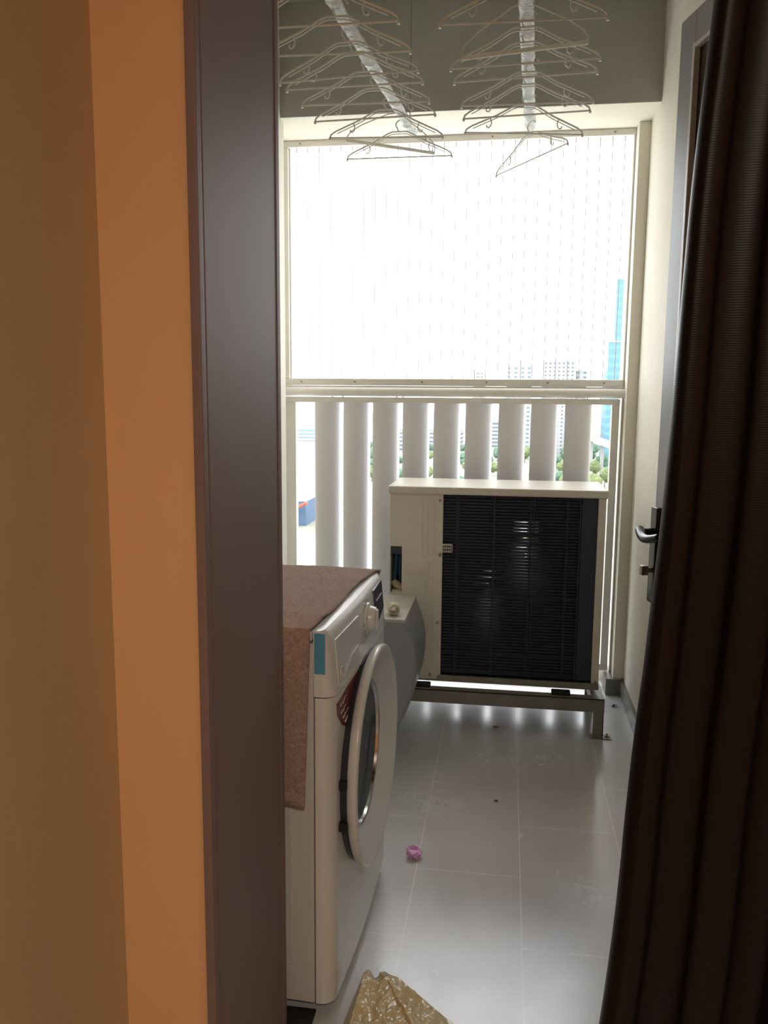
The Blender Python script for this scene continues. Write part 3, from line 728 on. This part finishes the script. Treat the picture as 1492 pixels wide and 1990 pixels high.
def hanger_frame(W=0.42, H=0.098):
    h = W/2; mb = MB(); r = 0.0031
    pts = [(-h, 0, 0.0), (-h+0.004, 0, 0.012), (-h+0.022, 0, 0.024), (-0.10, 0, 0.062), (-0.045, 0, H-0.006), (-0.028, 0, H), (0.028, 0, H), (0.045, 0, H-0.006), (0.10, 0, 0.062), (h-0.022, 0, 0.024), (h-0.004, 0, 0.012), (h, 0, 0.0)]
    mb.tube(pts, r, 8)
    mb.tube([(p[0]*0.975, 0, p[2]-0.0085) for p in pts[2:-2]], 0.0018, 6)
    mb.tube([(-h-0.002, 0, 0.001), (h+0.002, 0, 0.001)], r, 8)
    for s in (-1, 1): mb.tube([(s*h, 0, 0.002), (s*h, 0, -0.007)], 0.0042, 8)
    return mb
def hook_mb(H, zp=0.024):
    mb = MB(); c = Vector((0, 0, H+zp)); pts = [(0, 0, H)]
    for k in range(11):
        a = math.radians(-95 + k*27.0); pts.append((0.034*math.sin(0)+0.026*math.cos(a)*0+(-0.026*math.cos(a)), 0, H+0.030+0.020*math.sin(a)))
    # open hook around the pole: start under, go up the left side, over the top, down the right side
    pts = [(0, 0, H), (-0.006, 0, H+0.006)] + [(0.010-0.024*math.cos(math.radians(a)), 0, H+0.026+0.018*math.sin(math.radians(a))) for a in range(-40, 180, 20)]
    mb.tube(pts, 0.0026, 8); return mb
def strap_hook(s):
    pts = [(s*0.122, 0, 0.052), (s*0.117, 0, 0.038), (s*0.119, 0, 0.026), (s*0.126, 0, 0.019), (s*0.133, 0, 0.021), (s*0.134, 0, 0.028)]
    return MB().tube(pts, 0.0024, 7)
GH = 'white plastic clothes hangers on the drying poles'
protoA = thing('clothes_hanger', (0, 0, 0), 'x', 'clothes hanger', GH)
obj('hanger_frame', hanger_frame(), M['hanger'], protoA, local=True)
obj('hook', hook_mb(0.098), M['hanger'], protoA, local=True)
for s in (-1, 1): obj('strap_hook', strap_hook(s), M['hanger'], protoA, local=True)
# second kind: thin frame, broad flat trouser bar
protoB = thing('trouser_hanger', (0, 0, 0), 'x', 'clothes hanger', GH)
hb = MB(); hB = 0.122
hb.tube([(-0.172, 0, 0.0), (-0.172, 0, 0.015), (-0.160, 0, 0.035), (-0.12, 0, 0.065), (-0.03, 0, hB-0.008), (0.0, 0, hB), (0.03, 0, hB-0.008), (0.12, 0, 0.065), (0.160, 0, 0.035), (0.170, 0, 0.018), (0.170, 0, 0.0)], 0.0022, 8)
obj('hanger_frame', hb, M['hanger'], protoB, local=True)
obj('trouser_bar', MB().box(-0.175, 0.173, -0.006, 0.006, -0.0055, 0.0055, 0.003), M['hanger_bar'], protoB, local=True, label='broad milky bar')
obj('hook', hook_mb(hB), M['hanger'], protoB, local=True)
spots = [ # proto, x, y, tilt, yaw, z, label
 ('A', -0.520, 1.96, 0.00, 0.02, 2.31, 'white hanger on the left pole, nearest the camera, mostly cut by the frame top'),
 ('A', -0.512, 2.21, 0.011, 0.03, 2.31, 'white hanger on the left pole, second from the top of the photo'),
 ('A', -0.502, 2.389, -0.016, 0.0, 2.31, 'white hanger on the left pole, third from the top of the photo'),
 ('A', -0.499, 2.555, 0.038, 0.0, 2.31, 'white hanger on the left pole, left tip just clearing the door frame, above its twin'),
 ('A', -0.494, 2.630, 0.026, 0.05, 2.31, 'white hanger on the left pole close below its twin, fifth from the top'),
 ('A', -0.487, 2.783, -0.012, 0.0, 2.31, 'white hanger on the left pole just above the bottom edge of the grey beam'),
 ('A', -0.480, 2.927, 0.005, -0.04, 2.31, 'hanger on the left pole seen across the beam edge and cream lintel'),
 ('A', -0.472, 3.141, -0.028, 0.0, 2.31, 'hanger on the left pole with its bar level with the window top'),
 ('B', -0.470, 3.250, -0.172, 0.0, 2.310, 'trouser hanger on the left pole with a broad bar sloping down to the right'),
 ('A', -0.456, 3.397, 0.000, 0.0, 2.31, 'lowest hanger of the left pole, outlined against the white sky'),
 ('A', 0.010, 2.253, -0.010, 0.0, 2.31, 'topmost and widest-looking hanger on the right pole'),
 ('B', 0.018, 2.435, 0.071, 0.0, 2.312, 'trouser hanger on the right pole with a broad milky bar'),
 ('A', 0.020, 2.523, 0.020, 0.0, 2.31, 'white hanger on the right pole just behind the trouser hanger'),
 ('A', 0.023, 2.625, 0.026, 0.0, 2.31, 'white hanger on the right pole, fourth from the top'),
 ('A', 0.033, 2.851, -0.010, 0.0, 2.31, 'white hanger on the right pole, upper of the two in front of the beam edge'),
 ('A', 0.034, 2.957, 0.024, 0.0, 2.31, 'white hanger on the right pole, lower of the two crossing the cream lintel'),
 ('A', 0.028, 3.157, -0.055, 0.0, 2.31, 'hanger on the right pole with its bar at the top edge of the window'),
 ('A', 0.058, 3.345, 0.05, -0.90, 2.268, 'lowest hanger on the right pole, turned sideways and tilted against the sky'),
]
used = {'A': False, 'B': False}
for (k, x, y, tilt, yaw, z, lab) in spots:
    src = protoA if k == 'A' else protoB
    if not used[k]: o = src; used[k] = True
    else: o = copy_tree(src)
    o.location = (x, y, z); o.rotation_mode = 'XYZ'
    o.rotation_euler = (0, -tilt, yaw)
    o['label'] = lab

# ------------------------------------------------------------------ things on the floor
def crease(x, y, k=0.0):
    a = 1-abs(noise.noise(Vector((x*17+k, y*13, 1.0))))*2.2
    b_ = 1-abs(noise.noise(Vector((x*41, y*33+k, 7.0))))*2.2
    c = 1-abs(noise.noise(Vector((x*85+k, y*70, 3.0))))*2.2
    return 0.008*a + 0.0045*b_ + 0.0016*c
def bag():
    def fn(u, v):
        y = 1.34 + v*0.415
        xl = -0.345 + 0.045*v; xr = -0.020 - 0.225*v
        x = xl + u*(xr-xl)
        e = min(1, u*7)*min(1, (1-u)*9)*min(1, (1-v)*8)
        yy = y + 0.012*math.sin(u*9)*v
        z = 0.004 + e*(0.022 + crease(x, y))
        return Vector((x, yy, max(0.0025, z)))
    return MB().grid(fn, 150, 150)
bg_o = thing('plastic_bag', (-0.2, 1.55, 0), 'crumpled translucent yellow plastic bag lying on the floor at the bottom', 'bag')
obj('bag_body', bag(), M['bag'], bg_o)
def flap():
    def fn(u, v):
        a = Vector((-0.262, 1.738, 0)) + (Vector((-0.065, 1.36, 0)) - Vector((-0.262, 1.738, 0)))*v
        b_ = Vector((-0.218, 1.748, 0)) + (Vector((0.055, 1.50, 0)) - Vector((-0.218, 1.748, 0)))*v
        q = a + (b_-a)*u
        z = 0.008 + (0.034*(1-u)**1.5 + 0.9*crease(q.x, q.y, 4.0))*min(1, u*8+0.4)*min(1, (1-u)*8) * (0.45+0.55*min(1, v*5))
        return Vector((q.x, q.y, max(0.003, z)))
    return MB().grid(fn, 70, 130)
obj('bag_flap', flap(), M['bag'], bg_o, label='folded-back opening of the bag')
for o in bg_o.children:
    sd = o.modifiers.new('thick', 'SOLIDIFY'); sd.thickness = 0.0006

def petal_ball(cx, cy_, r):
    mb = MB(); random.seed(11)
    for k in range(7):
        a = k*0.9; tl = random.uniform(0.2, 1.1)
        R_ = Matrix.Rotation(a, 3, 'Z') @ Matrix.Rotation(-tl, 3, 'Y')
        def fn(u, v):
            uu, vv = u-0.5, v
            p = Vector((vv*r, uu*r*1.3*math.sin(PI*min(1, 0.15+vv*0.75)), 0.25*r*math.sin(vv*5+k)+0.15*r*math.cos(uu*9)))
            return R_ @ p + Vector((cx, cy_, 0.007))
        mb.grid(fn, 8, 8)
    for v in mb.v: v.z = max(0.0015, v.z)
    return mb
pk = obj('flower_petal', petal_ball(-0.241, 2.275, 0.026), M['pink'], origin=(-0.241, 2.275, 0)); tag(pk, 'small crumpled pink blossom lying on the floor beside the tile joint', 'flower')
def speck(cx, cy_, s, sd, lab):
    random.seed(sd); mb = MB(); pts = []
    n_ = 9
    for k in range(n_):
        a = 2*PI*k/n_; rr = s*random.uniform(0.5, 1.2); pts.append((cx+rr*math.cos(a), cy_+rr*0.8*math.sin(a), 0.001+random.uniform(0, s*0.7)))
    pts.append((cx, cy_, s*0.6))
    mb.add(pts, [[k, (k+1) % n_, n_] for k in range(n_)])
    o = obj('dry_leaf', mb, M['leaf'], origin=(cx, cy_, 0)); return tag(o, lab, 'leaf', 'dry leaf scraps on the floor')
speck(0.513, 3.62, 0.016, 1, 'dark dry leaf scrap on the floor right of the stand, by the skirting')
speck(-0.011, 3.29, 0.012, 2, 'dark dry leaf scrap on the floor below the air conditioner')
speck(0.0, 2.66, 0.008, 3, 'dark scrap on the floor at the centre joint, before the air conditioner')

# ------------------------------------------------------------------ the city outside (the flat is high up)
G = -72.0
def lathe_ground():
    return MB().box(-1500, 1500, 60, 4000, G-2, G)
struct('ground', lathe_ground(), mat('park_ground', (0.20, 0.22, 0.15), 0.9, col2=(0.27, 0.26, 0.23), vscale=0.02))
white = (0.80, 0.80, 0.80)
F1 = facade_mat('white_tower_facade', (0.36, 0.36, 0.37), (0.12, 0.13, 0.15), 5.2, 4.6, 0.42, 0.36)
F2 = facade_mat('pale_block_facade', (0.36, 0.37, 0.38), (0.14, 0.18, 0.21), 8.0, 5.2, 0.45, 0.4)
F3 = facade_mat('blue_glass_facade', (0.085, 0.20, 0.30), (0.10, 0.26, 0.30), 400.0, 9.0, 1.0, 0.35, 0.3)
F4 = facade_mat('white_hall_wall', (0.40, 0.40, 0.40), (0.14, 0.22, 0.24), 400.0, 2.2, 1.0, 0.5)
F5 = facade_mat('car_park_bands', (0.33, 0.34, 0.36), (0.13, 0.15, 0.18), 400.0, 5.5, 1.0, 0.42)
M['bwhite'] = mat('white_roof', (0.38, 0.38, 0.39), 0.7, var=0.05, vscale=0.1)
M['bblue'] = mat('blue_sheet', (0.08, 0.14, 0.23), 0.6, var=0.3, vscale=0.2)
M['road'] = mat('pale_concrete_road', (0.30, 0.30, 0.30), 0.8)
M['orange'] = mat('orange_steel', (0.40, 0.08, 0.04), 0.6)
def building(name, x0, x1, y0, y1, z1, m, label, roof=True, tiers=()):
    b = thing(name, ((x0+x1)/2, (y0+y1)/2, G), label, 'building')
    mb = MB().box(x0, x1, y0, y1, G, z1)
    for (a, c, d, e, f) in tiers: mb.box(a, c, d, e, z1, f)
    obj('facade', mb, m, b)
    if roof:
        obj('roof_parapet', MB().box(x0-0.4, x1+0.4, y0-0.4, y1+0.4, z1, z1+1.5).box(x0+(x1-x0)*.3, x0+(x1-x0)*.6, y0+4, y0+10, z1, z1+5), M['bwhite'], b)
    return b
building('glass_tower', 103, 150, 900, 940, 60, F3, 'blue glass skyscraper at the far right, seen past the window edge', True, ((109, 150, 904, 940, 125),))
building('apartment_tower', -45.7, -30.2, 1100, 1118, 36.5, F1, 'small pale tower far away, leftmost on the skyline above the rail')
building('apartment_tower', -2.2, 28.0, 1010, 1030, 41.0, F2, 'pale tower far away with blue-grey windows, left of the widest block')
building('apartment_tower', 39.9, 78.0, 1000, 1022, 44.0, F1, 'widest white apartment block on the skyline, rows of small dark windows')
building('apartment_tower', 80.5, 92.0, 1010, 1030, 33.0, F2, 'lower pale block at the right shoulder of the widest apartment block')
wh = building('white_hall', -175, -111, 500, 560, -17.0, M['bwhite'], 'white hall with teal louvre band, behind the leftmost gap of the fins')
obj('louvre_band', MB().box(-174, -111.5, 499.2, 500, -26.0, -18.2), F4, wh, label='teal louvre band')
building('low_building', -160, -60, 1120, 1160, -43, F5, 'low banded building beyond the trees, left half')
building('low_building', -40, 60, 1230, 1270, -35, F5, 'low banded building beyond the trees, under the skyline towers')
building('blue_shed', -142, -112, 450, 480, -58, M['bblue'], 'blue walled shed on the ground behind the leftmost gap of the fins')
building('site_office', -100, -70, 430, 450, -64, M['bwhite'], 'white low site office on the ground at left')
cr = thing('orange_crane', (-118, 445, G), 'small orange crane arm on the ground at far left', 'crane')
obj('crane_mast', MB().box(-117, -115.8, 444, 445.2, G, G+12), M['orange'], cr)
obj('crane_arm', MB().tube([(-124, 445, G+7), (-110, 445, G+14)], 1.0, 6), M['orange'], cr)
# elevated road
rd = thing('elevated_road', (85, 800, G), 'pale elevated road curving past the trees at right', 'road')
dk = MB(); P_ = [(74, 985, -36), (82, 930, -36.5), (86, 860, -37), (89, 790, -37.5), (92, 700, -38), (96, 600, -38)]
for i in range(len(P_)-1):
    a, b_ = Vector(P_[i]), Vector(P_[i+1]); d = (b_-a).normalized(); nn = Vector((d.y, -d.x, 0))*6
    dk.add([a-nn, a+nn, b_+nn, b_-nn, a-nn-Vector((0, 0, 2.5)), a+nn-Vector((0, 0, 2.5)), b_+nn-Vector((0, 0, 2.5)), b_-nn-Vector((0, 0, 2.5))], [[0, 1, 2, 3], [4, 7, 6, 5], [0, 4, 5, 1], [1, 5, 6, 2], [2, 6, 7, 3], [3, 7, 4, 0]])
obj('road_deck', dk, M['road'], rd)
for p in P_[1:-1]: obj('pier', MB().box(p[0]-1.5, p[0]+1.5, p[1]-1.5, p[1]+1.5, G, p[2]-2), M['road'], rd)
# trees of the park
M['foliage'] = mat('tree_foliage', (0.13, 0.19, 0.12), 0.9, col2=(0.08, 0.15, 0.11), vscale=0.35, spec=0.1)
M['foliage2'] = mat('tree_foliage_light', (0.19, 0.21, 0.09), 0.9, col2=(0.12, 0.17, 0.09), vscale=0.35, spec=0.1)
M['bark'] = mat('bark', (0.2, 0.15, 0.1), 0.9)
def crown(seed):
    random.seed(seed); mb = MB()
    for k in range(6):
        bm = bmesh.new(); bmesh.ops.create_icosphere(bm, subdivisions=2, radius=1.0)
        o = Vector((random.uniform(-4, 4), random.uniform(-4, 4), random.uniform(7, 13))); r = random.uniform(3.2, 5.0)
        for v in bm.verts:
            v.co = v.co*r*(1+0.35*noise.noise(v.co*2.2+o)) + o
        bm.verts.index_update()
        mb.add([v.co.copy() for v in bm.verts], [[v.index for v in f.verts] for f in bm.faces]); bm.free()
    return mb
TL = ['green leafy tree far below in the park beyond the fins', 'yellow-green leafy tree far below in the park beyond the fins']
TG = 'park trees far below beyond the fins'
protos = []
for q in range(2):
    tr = thing('tree', (0, 0, 0), TL[q], 'tree', TG)
    obj('crown', crown(5+q), M['foliage'] if q == 0 else M['foliage2'], tr, local=True)
    obj('trunk', MB().tube([(0, 0, 0), (0.2, 0.1, 8)], [0.6, 0.35], 7), M['bark'], tr, local=True)
    protos.append(tr)
random.seed(21); first = [True, True]; nt_ = 0
for row, yy in enumerate((560, 620, 690, 770, 860, 960, 1080)):
    xa, xb = -0.165*yy, 0.135*yy
    step = 19 + row*1.2
    x = xa
    while x < xb:
        if not (row < 2 and x < -60):
            q = 0 if random.random() < 0.62 else 1
            o = protos[q] if first[q] else copy_tree(protos[q]); first[q] = False
            s = random.uniform(0.8, 1.05)
            o.location = (x+random.uniform(-2, 2), yy+random.uniform(-22, 22), G); o.scale = (s, s, s*random.uniform(.9, 1.2)); o.rotation_euler = (0, 0, random.uniform(0, 6.28)); nt_ += 1
        x += step*random.uniform(0.85, 1.2)
print('trees', nt_)
